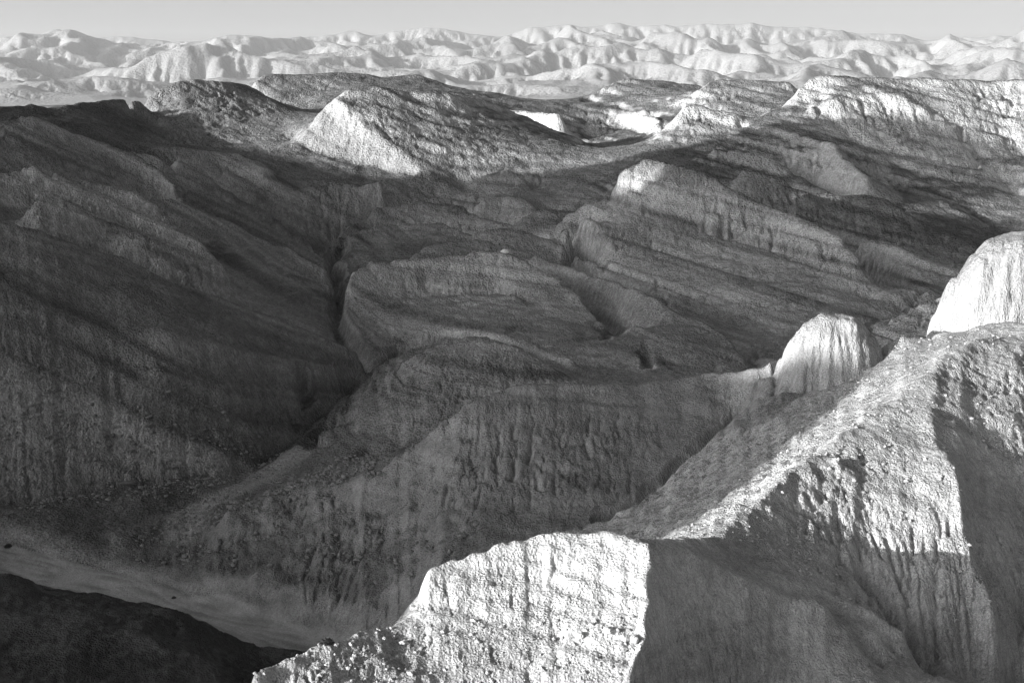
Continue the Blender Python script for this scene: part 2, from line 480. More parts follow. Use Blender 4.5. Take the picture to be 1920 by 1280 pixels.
def seg_dist(pts, ox_=0.0, oy_=0.0):
    d = np.full(X.shape, 1e9)
    for a, b in zip(pts[:-1], pts[1:]):
        ax, ay = a[1] * math.sin(a[0]), a[1] * math.cos(a[0])
        bx, by = b[1] * math.sin(b[0]), b[1] * math.cos(b[0])
        vx, vy = bx - ax, by - ay
        qx, qy = X + ox_ - ax, Y + oy_ - ay
        t = np.clip((qx * vx + qy * vy) / (vx * vx + vy * vy), 0, 1)
        d = np.minimum(d, np.hypot(qx - vx * t, qy - vy * t))
    return d


wash_d = seg_dist(WASH)
side_d = seg_dist(SIDE)
flat = np.maximum(1 - smooth(6, 16, wash_d), 0.8 * (1 - smooth(3.0, 7.5, side_d)))   # swept, smooth floors


def slope_of(z):
    gt = (shift(z, 0, 1) - shift(z, 0, -1)) / (2 * DT * RR)
    gu = (shift(z, 1, 0) - shift(z, -1, 0)) / (2 * DU * RR)
    return np.hypot(gt, gu)


def fbm(lams, amp, seed, rough=1.0):
    out = np.zeros(X.shape)
    for k, lam in enumerate(lams):
        w = np.clip(lam / (RR * 0.0042) - 0.6, 0, 1)
        out += w * amp * lam ** rough * perlin(X / lam + 13.7 * k, Y / lam - 7.1 * k, seed + k)
    return out


def flow_area(z, steps, jitter, seed):
    """upslope area in m2 gathered over a number of steps of steepest descent"""
    g = np.random.default_rng(seed)
    zz = z + g.standard_normal(z.shape) * jitter * RR * DT
    lam = 0.014 * RR                        # rills wander
    zz = zz + 0.11 * lam * (perlin(X / lam.mean(1)[:, None], Y / lam.mean(1)[:, None], 300 + seed) + 0.6 * perlin(X / (0.4 * lam.mean(1)[:, None]), Y / (0.4 * lam.mean(1)[:, None]), 310 + seed))
    best = np.zeros(z.shape)
    idx = np.arange(z.size).reshape(z.shape)
    rec = idx.copy()
    for dj in (-1, 0, 1):
        for di in (-1, 0, 1):
            if dj or di:
                dist = RR * math.hypot(dj * DU, di * DT)
                s = (zz - shift(shift(zz, dj, 0), 0, di)) / dist
                t = s > best
                best = np.where(t, s, best)
                rec = np.where(t, shift(shift(idx, dj, 0), 0, di), rec)
    rec = rec.ravel()
    live = rec != np.arange(z.size)
    f = (RR * RR * DT * DU).ravel()
    A = f.copy()
    for _ in range(steps):
        f = np.bincount(rec, weights=f * live, minlength=z.size)
        A += f
    return A.reshape(z.shape)


def carve(z, k, p, side, steps, jitter, seed, cap, iters, skip=6):
    A = flow_area(z, steps, jitter, seed)
    sl = slope_of(blur(z, 3))
    cell = RR * RR * DT * DU
    d = -np.minimum(k * np.maximum(A - skip * cell, 0) ** p, cap * RR / 300) * smooth(0.12, 0.4, sl) * (1 - flat)
    st, su, sd = side * RR * DT, side * RR * DU, side * RR * math.hypot(DT, DU)
    for _ in range(iters):
        for dj, di, s in ((0, 1, st), (0, -1, st), (1, 0, su), (-1, 0, su), (1, 1, sd), (-1, -1, sd), (1, -1, sd), (-1, 1, sd)):
            d = np.minimum(d, shift(shift(d, dj, 0), 0, di) + s)
    return z + d


LIT_PALE = {1: 0.78, 2: .72, 3: 0.38, 4: 0.36}  # paler tone for the hills in sun: part of the light put into colour
hid_full = hill[np.rint(np.linspace(0, NJ - 1, MJ)).astype(int)][:, np.rint(np.linspace(0, NI - 1, MI)).astype(int)]

for did, dpx, dr, dw, dd, dz, dh, dp in DOMES:
    th, _ = pix_ray(dpx, 640)
    u = X * math.cos(th) - Y * math.sin(th)
    v = X * math.sin(th) + Y * math.cos(th) - dr
    u = np.where(u > 0, u * 0.9, u * 1.08) + wi * 0.15
    an = np.arctan2(v, u)
    rho = (np.abs(u / dw) ** 2 + np.abs(v / dd) ** 2) ** 0.5
    rho = rho * (1 + 0.10 * perlin(X / 9 + did, Y / 9, 65) + 0.07 * perlin(X / 3.2, Y / 3.2, 67) + 0.035 * perlin(an * 5 + did, rho * 0.8, 68))
    dome = dz + dh * np.maximum(1 - rho ** dp, 0) ** 0.72 + 0.8 * perlin(X / 5, Y / 5, 69)
    hit = (rho < 1) & (dome > Z)
    Z = np.where(rho < 1, np.maximum(Z, dome), Z)
    hid_full = np.where(hit, did, hid_full)
Z = Z + (1 - flat) * fbm((60, 34, 19, 10), 0.04, 10)
rill = np.clip(0.75 + 1.3 * perlin(X / 45, Y / 45, 60) + 0.8 * perlin(X / 17, Y / 17, 61), 0.15, 1.8)
RILL = {1: .5, 2: .8, 3: 1.1, 4: 1.1, 5: .8, 6: .7, 7: .3, 8: .5, 9: .5, 11: .6, 12: .5, 13: .6, 17: .7, 19: .35, 20: .6, 21: .4, 22: .6, 23: .5, 24: .6, 25: .6}
rill = rill * blur(np.array([RILL.get(h, 0.65) for h in range(40)])[hid_full], 6)
Z = carve(Z, 0.2 * rill, 0.5, 0.62, 350, 0.8, 1, 7.0, 12)
Z = blur(Z, 1)
Z = Z + (1 - flat) * (0.3 * (Z - blur(Z, 30)) + 0.3 * (Z - blur(Z, 8)))      # crests stand out, draws are cut in


def gorge(pts, half, deep):
    global Z
    d = seg_dist(pts, 1.3 * half * perlin(X / (5 * half), Y / (5 * half), 73) + 0.5 * half * perlin(X / (2 * half), Y / (2 * half), 74), 1.3 * half * perlin(X / (5 * half), Y / (5 * half), 75))
    Z = Z - deep * (1 - smooth(0.35 * half, 1.6 * half, d))


for pts, half, deep in (
        (PL((690, 692, 500), (652, 642, 527), (632, 602, 552), (640, 560, 585)) + HL((632, 640, -88), (625, 690, -82), (640, 740, -78)), 3.8, 6),
        (PL((850, 627, 532), (930, 622, 518), (1000, 656, 503), (1082, 701, 483), (1152, 719, 468)), 3.0, 5),
        (PL((704, 688, 506), (752, 657, 527), (850, 627, 532)), 3.0, 5),
        (PL((1130, 972, 299), (1200, 930, 307), (1280, 865, 321), (1385, 792, 338)), 1.6, 2.5),
        (PL((1610, 1072, 227), (1660, 1130, 226), (1710, 1210, 222)), 1.5, 2.0)):
    gorge(pts, half, deep)
Z = Z + (1 - flat) * fbm((7, 3.5, 1.8), 0.11, 20)
# bedding: hard and soft layers, dipping gently to the right
bed = Z + np.interp(X, [-400, -50, 40, 400], [-165, -6, 2, 92]) + 0.015 * Y + 2.2 * perlin(X / 60, Y / 60, 40)
LEDGE = {1: .6, 2: .12, 3: .45, 4: .5, 5: .35, 6: .5, 7: .6, 8: .9, 9: .7, 10: .4, 11: .8, 12: .9, 13: .8, 14: .7, 15: 1.0, 16: .6, 17: .9, 18: 1.0, 19: .35, 20: .5, 21: .35, 22: .7, 23: .5, 24: .7, 25: .3}
ledge = blur(np.array([LEDGE.get(h, 0.5) for h in range(40)])[hid_full], 8) * np.clip(0.8 + 0.9 * perlin(X / 40, Y / 40, 41), 0.2, 1.5)
sl = slope_of(blur(Z, 2))
layer = 0.62 * noise1(bed / 2.6, 5) + 0.38 * noise1(bed / 0.9, 6)
layer = np.sign(layer) * np.abs(layer) ** 0.7
Z = Z + layer * ledge * smooth(0.14, 0.5, sl) * np.clip(RR / 330, 0.6, 1.6) * (1 - flat)
Z = carve(Z, 0.13 * rill, 0.5, 0.9, 60, 0.7, 2, 2.2, 3)
Z = carve(Z, 0.26 * rill, 0.5, 1.1, 24, 0.8, 3, 1.3, 2, 2)
Z = Z + (1 - 0.85 * flat) * fbm((1.6, 0.8, 0.45), 0.16, 30)
pxs = 960 + FPX * np.tan(TH)
debris = blur((((hid_full == 5) & (pxs < 900)) | ((hid_full == 7) & (RR < 436)) | ((hid_full == 2) & (pxs < 1560) & (RR > 225))).astype(float), 5) * (1 - flat)
Z = Z + debris * (fbm((5.0, 2.6, 1.4), 0.15, 110) + np.maximum(fbm((2.2, 1.1), 0.25, 120), -0.1))
low = (1 - smooth(-113, -106, Z)) * (1 - flat) * (RR > 300)
Z = Z + low * fbm((22, 11, 5), 0.10, 130)
bars = np.abs(perlin(wash_d / 2.2 + 2 * perlin(X / 25, Y / 25, 76), (X - Y) / 22, 77))      # low gravel bars and threads along the wash
Z = Z + flat * (0.5 * bars + 0.25 * perlin(X / 5, Y / 5, 78) + 0.12 * perlin(X / 1.6, Y / 1.6, 79))
Z = Z + 1.1 * smooth(8.5, 10.5, wash_d + 2.5 * perlin(X / 11, Y / 11, 83)) * (1 - smooth(16, 30, wash_d))      # cut banks


def slot(px, py, r, half, deep, drop, yaw=0.0):
    """a narrow dark cleft cut back into a face, open in front"""
    global Z
    th, s = pix_ray(px, py)
    cx, cy, cz = r * math.sin(th), r * math.cos(th), r * s
    a = th + yaw
    u = (X - cx) * math.cos(a) - (Y - cy) * math.sin(a) + 0.5 * half * perlin(X / 3, Y / 3, 66)
    v = (X - cx) * math.sin(a) + (Y - cy) * math.cos(a)
    wid = half * np.clip(1.15 - np.maximum(v, 0) / deep, 0, 1) ** 0.5
    floor = cz - drop + np.where(v > 0, 0.35 * v, 0.45 * v) + 0.35 * np.maximum(np.abs(u) - 0.3 * half, 0)
    inside = (np.abs(u) < wid) & (v > -14) & (v < deep)
    Z = np.where(inside, np.minimum(Z, floor), Z)


slot(1213, 668, 512, 2.6, 14, 1.0)
slot(1136, 622, 540, 1.9, 12, 0.5)
slot(600, 778, 452, 6.0, 18, 2.5, -0.3)
slot(572, 822, 437, 3.4, 13, 1.8, -0.3)

# rock tone: bedding bands, patches of dark gravel on the gentle slopes, pale clay where the face is steep
sl = slope_of(blur(Z, 2))
band = 0.6 * noise1(bed / 3.2 + 40, 15) + 0.4 * noise1(bed / 1.1 + 9, 16) + 0.7 * noise1(bed / 8 + 3, 17)
band = np.tanh(2.2 * band)
patch = perlin(X / 26, Y / 26, 50) + 0.6 * perlin(X / 9, Y / 9, 51) + 0.4 * perlin(X / 3.5, Y / 3.5, 52)
patch2 = patch + 0.5 * perlin(X / 1.7, Y / 1.7, 53) + 0.35 * perlin(X / 0.9, Y / 0.9, 54)
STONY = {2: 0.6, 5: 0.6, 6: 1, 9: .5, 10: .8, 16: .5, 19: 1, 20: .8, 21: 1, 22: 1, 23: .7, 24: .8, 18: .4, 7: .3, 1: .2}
stony = np.array([STONY.get(h, 0.15) for h in range(40)])[hid_full]
gravel = smooth(-0.35, 0.75, patch2) * (1 - smooth(0.35, 0.75, sl)) * blur(stony, 10)
pale = blur(np.array([LIT_PALE.get(h, 0.0) for h in range(40)])[hid_full], 3)
cap = smooth(-62, -38, bed - 0.015 * Y + 3 * patch) * smooth(0.3, 0.65, sl) * smooth(790, 880, RR)      # steep far tops whitened: sunlight put into the tone as white beds
tone = 0.15 + 0.21 * np.maximum(pale, 0.85 * cap) + 0.06 * smooth(0.5, 1.1, sl) + (0.10 + 0.02 * pale) * band * smooth(0.06, 0.3, sl) * np.clip(ledge * 1.2, 0.25, 1.1) + 0.03 * patch  # low base tone deepens the shaded hills, pale lifts the sunlit ones
tone = tone * (1 - (0.62 - 0.3 * pale) * gravel)
TINT = {12: 1.3, 14: .8, 11: 1.15, 13: 1.0, 15: .85, 17: 1.3, 7: .95, 8: 1.25, 9: 1.1, 16: 1.1, 18: 1.15, 24: .8, 5: 1.1, 10: .7}
tone = tone * blur(np.array([TINT.get(h, 1.0) for h in range(40)])[hid_full], 2)
tone = tone * np.where(hid_full == 6, 0.5, 1.0)  # hillock darkened: gravel colour plus lens vignette put into the tone
tone = tone * (1 - (0.38 + 0.2 * patch) * low * smooth(9, 13, wash_d))      # gravel terrace beside the wash
tone = tone * (1 - flat) + (0.27 + 0.05 * patch - 0.22 * bars) * flat
tone = np.clip(tone, 0.035, 0.6)

# ---------------------------------------------------------------- materials


def new_mat(name):
    m = bpy.data.materials.new(name)
    m.use_nodes = True
    nt = m.node_tree
    nt.nodes.clear()
    out = nt.nodes.new('ShaderNodeOutputMaterial')
    b = nt.nodes.new('ShaderNodeBsdfPrincipled')
    b.inputs['Roughness'].default_value = 1.0
    b.inputs['Specular IOR Level'].default_value = 0.05
    nt.links.new(b.outputs[0], out.inputs['Surface'])
    return m, nt, b


def clay(name, k, bump=1.0, grain=0.25):
    """k: size of the grain; vertex tone times fine mottling, fluted and clodded relief"""
    m, nt, b = new_mat(name)
    N, Lk = nt.nodes.new, nt.links.new
    tc = N('ShaderNodeTexCoord')
    mp = N('ShaderNodeMapping')
    mp.inputs['Scale'].default_value = (1 / k, 1 / k, 0.22 / k)     # rain flutes run down the faces
    Lk(tc.outputs['Object'], mp.inputs['Vector'])
    n1 = N('ShaderNodeTexNoise')
    n1.inputs['Scale'].default_value = 1.3
    n1.inputs['Detail'].default_value = 7
    n1.inputs['Roughness'].default_value = 0.62
    n1.inputs['Distortion'].default_value = 0.6
    Lk(mp.outputs[0], n1.inputs['Vector'])
    mp2 = N('ShaderNodeMapping')
    mp2.inputs['Scale'].default_value = (1 / k, 1 / k, 0.8 / k)
    Lk(tc.outputs['Object'], mp2.inputs['Vector'])
    vo = N('ShaderNodeTexVoronoi')
    vo.inputs['Scale'].default_value = 2.4
    vo.inputs['Randomness'].default_value = 1.0
    Lk(mp2.outputs[0], vo.inputs['Vector'])
    n2 = N('ShaderNodeTexNoise')
    n2.inputs['Scale'].default_value = 5.0
    n2.inputs['Detail'].default_value = 5
    Lk(mp2.outputs[0], n2.inputs['Vector'])
    a0 = N('ShaderNodeMath')
    a0.operation = 'MULTIPLY_ADD'
    a0.inputs[1].default_value = 0.4
    Lk(vo.outputs['Distance'], a0.inputs[0])
    Lk(n1.outputs['Fac'], a0.inputs[2])
    n0 = N('ShaderNodeTexNoise')             # broader flutes and bulges
    n0.inputs['Scale'].default_value = 0.42
    n0.inputs['Detail'].default_value = 3
    n0.inputs['Distortion'].default_value = 0.4
    Lk(mp.outputs[0], n0.inputs['Vector'])
    ad = N('ShaderNodeMath')
    ad.operation = 'MULTIPLY_ADD'
    ad.inputs[1].default_value = 1.6
    Lk(n0.outputs['Fac'], ad.inputs[0])
    Lk(a0.outputs[0], ad.inputs[2])
    bu = N('ShaderNodeBump')
    n3 = N('ShaderNodeTexNoise')             # rough ground in places, smooth in others
    n3.inputs['Scale'].default_value = 0.11 / k
    n3.inputs['Detail'].default_value = 4
    Lk(tc.outputs['Object'], n3.inputs['Vector'])
    mb_ = N('ShaderNodeMapRange')
    mb_.inputs['From Min'].default_value = 0.36
    mb_.inputs['From Max'].default_value = 0.62
    mb_.inputs['To Min'].default_value = 0.5 * min(1.0, bump)
    mb_.inputs['To Max'].default_value = min(1.0, bump)
    Lk(n3.outputs['Fac'], mb_.inputs['Value'])
    Lk(mb_.outputs[0], bu.inputs['Strength'])
    bu.inputs['Distance'].default_value = 1.1 * k
    Lk(ad.outputs[0], bu.inputs['Height'])
    Lk(bu.outputs[0], b.inputs['Normal'])
    at = N('ShaderNodeAttribute')
    at.attribute_name = 'tone'
    mr = N('ShaderNodeMapRange')
    mr.inputs['From Min'].default_value = 0.3
    mr.inputs['From Max'].default_value = 0.7
    mr.inputs['To Min'].default_value = 1 - grain
    mr.inputs['To Max'].default_value = 1 + grain
    Lk(n2.outputs['Fac'], mr.inputs['Value'])
    ms = N('ShaderNodeMapRange')
    ms.inputs['From Min'].default_value = 0.36
    ms.inputs['From Max'].default_value = 0.64
    ms.inputs['To Min'].default_value = 1 - 0.65 * grain
    ms.inputs['To Max'].default_value = 1 + 0.5 * grain
    Lk(n1.outputs['Fac'], ms.inputs['Value'])
    m0 = N('ShaderNodeMath')
    m0.operation = 'MULTIPLY'
    Lk(mr.outputs[0], m0.inputs[0])
    Lk(ms.outputs[0], m0.inputs[1])
    mu = N('ShaderNodeMath')
    mu.operation = 'MULTIPLY'
    Lk(at.outputs['Fac'], mu.inputs[0])
    Lk(m0.outputs[0], mu.inputs[1])
    Lk(mu.outputs[0], b.inputs['Base Color'])
    return m


M_NEAR = clay('clay_near', 0.9, grain=0.32)
M_MID = clay('clay_middle', 1.8, grain=0.42)
M_FAR = clay('clay_far', 3.0, bump=0.8, grain=0.38)
M_SAND = clay('wash_sand', 1.2, bump=0.35, grain=0.2)
M_ROCK = clay('rock', 0.5, bump=0.7)
M_MOUNT = clay('mountain_rock', 90.0, bump=0.3, grain=0.12)
M_PLAIN = clay('plain_gravel', 12.0, bump=0.5)


def mesh_obj(name, co, faces, mat, tone_v=None, smooth_sh=True):
    me = bpy.data.meshes.new(name)
    n, f = len(co), len(faces)
    k = faces.shape[1]
    me.vertices.add(n)
    me.vertices.foreach_set('co', np.ascontiguousarray(co, dtype=np.float32).ravel())
    me.loops.add(f * k)
    me.loops.foreach_set('vertex_index', np.ascontiguousarray(faces, dtype=np.int32).ravel())
    me.polygons.add(f)
    me.polygons.foreach_set('loop_start', np.arange(0, f * k, k, dtype=np.int32))
    me.polygons.foreach_set('use_smooth', np.full(f, smooth_sh))
    a = me.attributes.new('tone', 'FLOAT', 'POINT')
    a.data.foreach_set('value', np.ascontiguousarray(tone_v if tone_v is not None else np.full(n, 0.3), dtype=np.float32))
    me.materials.append(mat)
    me.update(calc_edges=True)
    me.validate()
    o = bpy.data.objects.new(name, me)
    COL.objects.link(o)
    return o


def tag(o, label, cat, kind=None, group=None):
    o['label'] = label
    o['category'] = cat
    if kind:
        o['kind'] = kind
    if group:
        o['group'] = group
    return o


# ---------------------------------------------------------------- hills, wash
idx = np.arange(MJ * MI).reshape(MJ, MI)
quads = np.stack([idx[:-1, :-1], idx[:-1, 1:], idx[1:, 1:], idx[1:, :-1]], -1).reshape(-1, 4)
fh = hid_full[:-1, :-1].copy()
in_wash = ((wash_d < 7.5 + 2.0 * perlin(X / 14, Y / 14, 70)) & (np.abs(Z + 119.4) < 2.2))[:-1, :-1]
fh[in_wash] = 90
fh = fh.ravel()
CO = np.stack([X, Y, Z], -1).reshape(-1, 3)
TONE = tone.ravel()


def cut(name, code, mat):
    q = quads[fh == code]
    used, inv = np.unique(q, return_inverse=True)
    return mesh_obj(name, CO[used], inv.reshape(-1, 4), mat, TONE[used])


HILLS = [
    (1, 'bluff', M_NEAR, 'nearest pale clay bluff with sunlit fluted face and rubble apron at bottom centre', 'bluff'),
    (2, 'ridge', M_NEAR, 'bright rubbly ridge climbing the right side with a dark right flank', 'ridge'),
    (3, 'dome', M_NEAR, 'smaller sunlit clay dome standing on the middle ridge', 'dome'),
    (4, 'dome', M_NEAR, 'taller sunlit clay dome at the right edge of the picture', 'dome'),
    (5, 'ridge', M_NEAR, 'shaded middle ridge with fluted face behind the near bluff', 'ridge'),
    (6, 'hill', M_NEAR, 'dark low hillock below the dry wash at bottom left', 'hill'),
    (7, 'hill', M_MID, 'big shaded hill with cracked cliff above the bench on the left', 'hill'),
    (8, 'ridge', M_MID, 'shaded ribs with a small sunlit cliff at the left edge', 'ridge'),
    (9, 'ridge', M_MID, 'upper left sloping ribs below the left skyline', 'ridge'),
    (10, 'hill', M_FAR, 'low dark hill on the left skyline', 'hill'),
    (11, 'hill', M_MID, 'small banded hill in front of the central hill', 'hill'),
    (12, 'hill', M_MID, 'broad central hill with horizontal bands', 'hill'),
    (13, 'hill', M_MID, 'rounded flank right of the central hill with dark slots', 'hill'),
    (14, 'hill', M_MID, 'low rise just behind the top of the central hill', 'hill'),
    (15, 'hill', M_MID, 'broad low rise below the sunlit cliff, left of centre', 'hill'),
    (16, 'hill', M_MID, 'rounded knob left of the pale-topped peak', 'hill'),
    (17, 'hill', M_MID, 'peak with bright left tip and long crest falling to the right', 'hill'),
    (18, 'hill', M_MID, 'low banded mounds in the valley left of the tall dome', 'hill'),
    (19, 'hill', M_FAR, 'dark smooth hill with a long bright white cliff on its left', 'hill'),
    (20, 'hill', M_FAR, 'round hill with sunlit nose on the left skyline', 'hill'),
    (21, 'hill', M_FAR, 'farthest skyline hill with a bright band behind the white cliff hill', 'hill'),
    (22, 'hill', M_FAR, 'flat-topped hill right of the gap in the skyline', 'hill'),
    (23, 'hill', M_FAR, 'broad right skyline hill with sunlit scalloped face', 'hill'),
    (24, 'ridge', M_FAR, 'long ribs descending to the right below the right skyline', 'ridge'),
    (25, 'bluff', M_FAR, 'isolated bright white block below the flat-topped hill', 'bluff'),
]
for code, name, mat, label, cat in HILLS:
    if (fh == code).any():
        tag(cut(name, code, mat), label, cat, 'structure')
tag(cut('wash', 90, M_SAND), 'pale sandy dry wash curving across the lower left', 'wash', 'structure')

# ---------------------------------------------------------------- loose rock
ICO_T = (1 + 5 ** 0.5) / 2
ICO_V = np.array([(-1, ICO_T, 0), (1, ICO_T, 0), (-1, -ICO_T, 0), (1, -ICO_T, 0), (0, -1, ICO_T), (0, 1, ICO_T), (0, -1, -ICO_T), (0, 1, -ICO_T), (ICO_T, 0, -1), (ICO_T, 0, 1), (-ICO_T, 0, -1), (-ICO_T, 0, 1)]) / 1.902
ICO_F = np.array([(0, 11, 5), (0, 5, 1), (0, 1, 7), (0, 7, 10), (0, 10, 11), (1, 5, 9), (5, 11, 4), (11, 10, 2), (10, 7, 6), (7, 1, 8), (3, 9, 4), (3, 4, 2), (3, 2, 6), (3, 6, 8), (3, 8, 9), (4, 9, 5), (2, 4, 11), (6, 2, 10), (8, 6, 7), (9, 8, 1)])


def seen_ground(px, py):
    """the spot of ground that shows at a place in the photograph"""
    th, s = pix_ray(px, py)
    c = int(round((th + TH0) / (2 * TH0) * (MI - 1)))
    r = RR[:, 0]
    hit = np.argmax(Z[:, c] >= r * s)
    return np.array([X[hit, c], Y[hit, c], Z[hit, c]])


def subdivide(v, f):
    v = [tuple(p) for p in v]
    mid, out = {}, []

    def m(a, b):
        q = (min(a, b), max(a, b))
        if q not in mid:
            p = np.array(v[a]) + np.array(v[b])
            mid[q] = len(v)
            v.append(tuple(p / np.linalg.norm(p)))
        return mid[q]
    for a, b, c in f:
        x, y, z = m(a, b), m(b, c), m(c, a)
        out += [(a, x, z), (b, y, x), (c, z, y), (x, y, z)]
    return np.array(v), np.array(out)


def boulder(px, py, size, label, seed, tone_=0.45, squash=(1, 0.8, 0.75)):
    g = np.random.default_rng(seed)
    v, f = subdivide(*subdivide(ICO_V, ICO_F))
    for _ in range(9):                      # broken faces
        n = g.standard_normal(3)
        n /= np.linalg.norm(n)
        d = v @ n
        lim = 0.55 + 0.3 * g.random()
        v = v - np.outer(np.maximum(d - lim, 0), n)
    v = v * (1 + 0.03 * g.standard_normal((len(v), 1))) * np.array(squash) * size
    a = g.random() * 6.28
    v = np.stack([v[:, 0] * math.cos(a) - v[:, 1] * math.sin(a), v[:, 0] * math.sin(a) + v[:, 1] * math.cos(a), v[:, 2]], -1)
    p = seen_ground(px, py)
    o = mesh_obj('boulder', v, f, M_ROCK, np.full(len(v), tone_), smooth_sh=False)
    o.location = tuple(p + np.array([0, 0, size * 0.3]))
    return tag(o, label, 'boulder')


boulder(1192, 1206, 0.95, 'bright block at the right end of the ledge below the near bluff face', 1)
boulder(1170, 1200, 0.80, 'squarish pale block second from the right under the bluff ledge', 2)
boulder(1142, 1190, 0.85, 'rounded pale boulder at the middle of the bluff ledge', 3)
boulder(1086, 1196, 0.70, 'pale boulder at the left end of the bluff ledge', 4)
boulder(774, 1143, 0.75, 'small pale knob sticking out from the left edge of the bluff face', 5, squash=(1.3, 0.8, 0.5))
boulder(758, 1208, 0.7, 'pale rock on the rubble slope just left below the bluff', 6)
boulder(946, 476, 2.0, 'tiny rock on top of the broad central hill, painted pale as a sunlit spot', 7, 0.6, (1.6, 1, 0.5))  # rock added in pale tone to stand for a sunlit spot on the crest
boulder(238, 912, 1.4, 'dark flat rock at the back of the bench on the left', 8, 0.12, (1.8, 1, 0.5))


def shrub(px, py, size, label, seed):
    g = np.random.default_rng(seed)
    n = 420
    d = g.standard_normal((n, 3))
    d[:, 2] = np.abs(d[:, 2])
    d /= np.linalg.norm(d, axis=1)[:, None]
    c = d * (0.35 + 0.65 * g.random((n, 1)) ** 0.5) * np.array([1, 1, 0.75]) * size
    e1, e2 = g.standard_normal((n, 3)) * size * 0.14, g.standard_normal((n, 3)) * size * 0.14
    v = np.stack([c - e1, c + e1, c + e2], 1).reshape(-1, 3)
    p = seen_ground(px, py)
    root = bpy.data.objects.new('shrub', None)
    COL.objects.link(root)
    root.location = tuple(p)
    cr_ = mesh_obj('foliage', v, np.arange(3 * n).reshape(n, 3), M_LEAF, np.full(3 * n, 0.06), smooth_sh=False)
    cr_.parent = root
    tv, tf = [], []
    for q in range(6):
        b = len(tv)
        t = g.standard_normal(3) * size * 0.4
        t[2] = size * 0.55
        w_ = size * 0.035
        tv += [(-w_, -w_, -0.1), (w_, -w_, -0.1), (0, w_, -0.1), tuple(t)]
        tf += [(b, b + 1, b + 3), (b + 1, b + 2, b + 3), (b + 2, b, b + 3)]
    st = mesh_obj('stem', np.array(tv), np.array(tf), M_ROCK, np.full(len(tv), 0.08), smooth_sh=False)
    st.parent = root
    return tag(root, label, 'shrub')


M_LEAF = clay('leaf', 0.3, bump=0.2)
shrub(612, 1208, 0.9, 'small dark shrub on the wash bank near the bluff', 21)
shrub(326, 1122, 0.55, 'small dark shrub where the side gully meets the wash', 22)
shrub(16, 1026, 1.0, 'dark shrub beside the wash at the left edge', 23)


def rubble(name, label, spots, n, smin, smax, tone_, seed):
    """loose stones too many to count"""
    g = np.random.default_rng(seed)
    j = g.choice(spots, n)
    ju, jv = g.random(n) - 0.5, g.random(n) - 0.5
    rr_ = RR.ravel()[j]
    c = np.stack([X.ravel()[j] + ju * rr_ * DT, Y.ravel()[j] + jv * rr_ * DU, Z.ravel()[j]], -1)
    sz = smin + (smax - smin) * g.random(n) ** 3
    v = ICO_V[None] * (0.75 + 0.5 * g.random((n, 12, 1))) * sz[:, None, None] * (np.array([1, 1, 0.75]) * (0.7 + 0.6 * g.random((n, 1, 3))))
    v = v + c[:, None, :] + np.array([0, 0, 0.15]) * sz[:, None, None]
    f = ICO_F[None] + 12 * np.arange(n)[:, None, None]
    tn = np.repeat(tone_ * (0.75 + 0.5 * g.random(n)), 12)
    o = mesh_obj(name, v.reshape(-1, 3), f.reshape(-1, 3), M_ROCK, tn, smooth_sh=False)
    return tag(o, label, 'rubble', 'stuff')


slf, hf_ = sl.ravel(), hid_full.ravel()
zc = (patch2.ravel() > -0.1)
cx_ = 960 + FPX * np.tan(TH.ravel())
apron = np.where((hf_ == 1) & (RR.ravel() < 183) & (cx_ < 1215) & (Z.ravel() > -84))[0]
rubble('rubble', 'loose pale clods strewn over the apron below the near bluff', apron, 2600, 0.07, 0.42, 0.38, 31)
rf = np.where((hf_ == 2) & zc & (RR.ravel() > 215) & (RR.ravel() < 345))[0]
rubble('rubble', 'loose clods strewn over the bright right-hand ridge', rf, 3000, 0.08, 0.45, 0.34, 32)
tal = np.where((hf_ == 5) & zc & (slf < 0.7) & (cx_ < 900) & (wash_d.ravel() > 14))[0]
rubble('rubble', 'dark stones scattered on the debris slope above the wash', tal, 3600, 0.12, 0.8, 0.17, 33)
tl = np.where((hf_ == 7) & (RR.ravel() < 430) & (Z.ravel() > -112) & (wash_d.ravel() > 20))[0]
rubble('rubble', 'dark stones on the talus below the big left-hand cliff', tl, 2200, 0.12, 0.75, 0.16, 34)

# ---------------------------------------------------------------- land outside the frame: camera hill, hills added to the left to shade the valley
ot = np.concatenate([np.linspace(TH0, math.radians(60), 40), np.linspace(math.radians(62), math.radians(298), 100), np.linspace(math.radians(300), 2 * math.pi - TH0, 60)])
orr = np.exp(np.linspace(math.log(2.0), math.log(2400), 200))
OT, OR = np.meshgrid(ot, orr)


def inner_edge(side, r):
    c = 0 if side < 0 else MI - 1
    lr = np.log(np.clip(r, R0, R1))
    return np.interp(lr, np.linspace(U0, U1, MJ), blur(Z, 2)[:, c])


ox, oy = OR * np.sin(OT), OR * np.cos(OT)
camhill = np.interp(OR, [0, 6, 20, 50, 90, 134, 200, 400, 2400], [-2.0, -3.0, -14, -34, -58, -84, -95, -95, -70])
rough = 14 * perlin(ox / 150, oy / 150, 80) + 7 * perlin(ox / 60, oy / 60, 81) + 3 * perlin(ox / 22, oy / 22, 82)
oz = camhill + rough * smooth(40, 200, OR)
ang = np.where(OT > math.pi, OT - 2 * math.pi, OT)
edge = np.where(ang < 0, inner_edge(-1, OR), inner_edge(1, OR))
w = smooth(0, 1, np.clip((np.abs(ang) - TH0) / math.radians(5.0), 0, 1))
w = np.where(OR < R0, np.maximum(w, 1 - smooth(100, R0, OR)), w)
oz = edge * (1 - w) + oz * w
oi = np.arange(OT.size).reshape(OT.shape)
oq = np.stack([oi[:-1, :-1], oi[1:, :-1], oi[1:, 1:], oi[:-1, 1:]], -1).reshape(-1, 4)
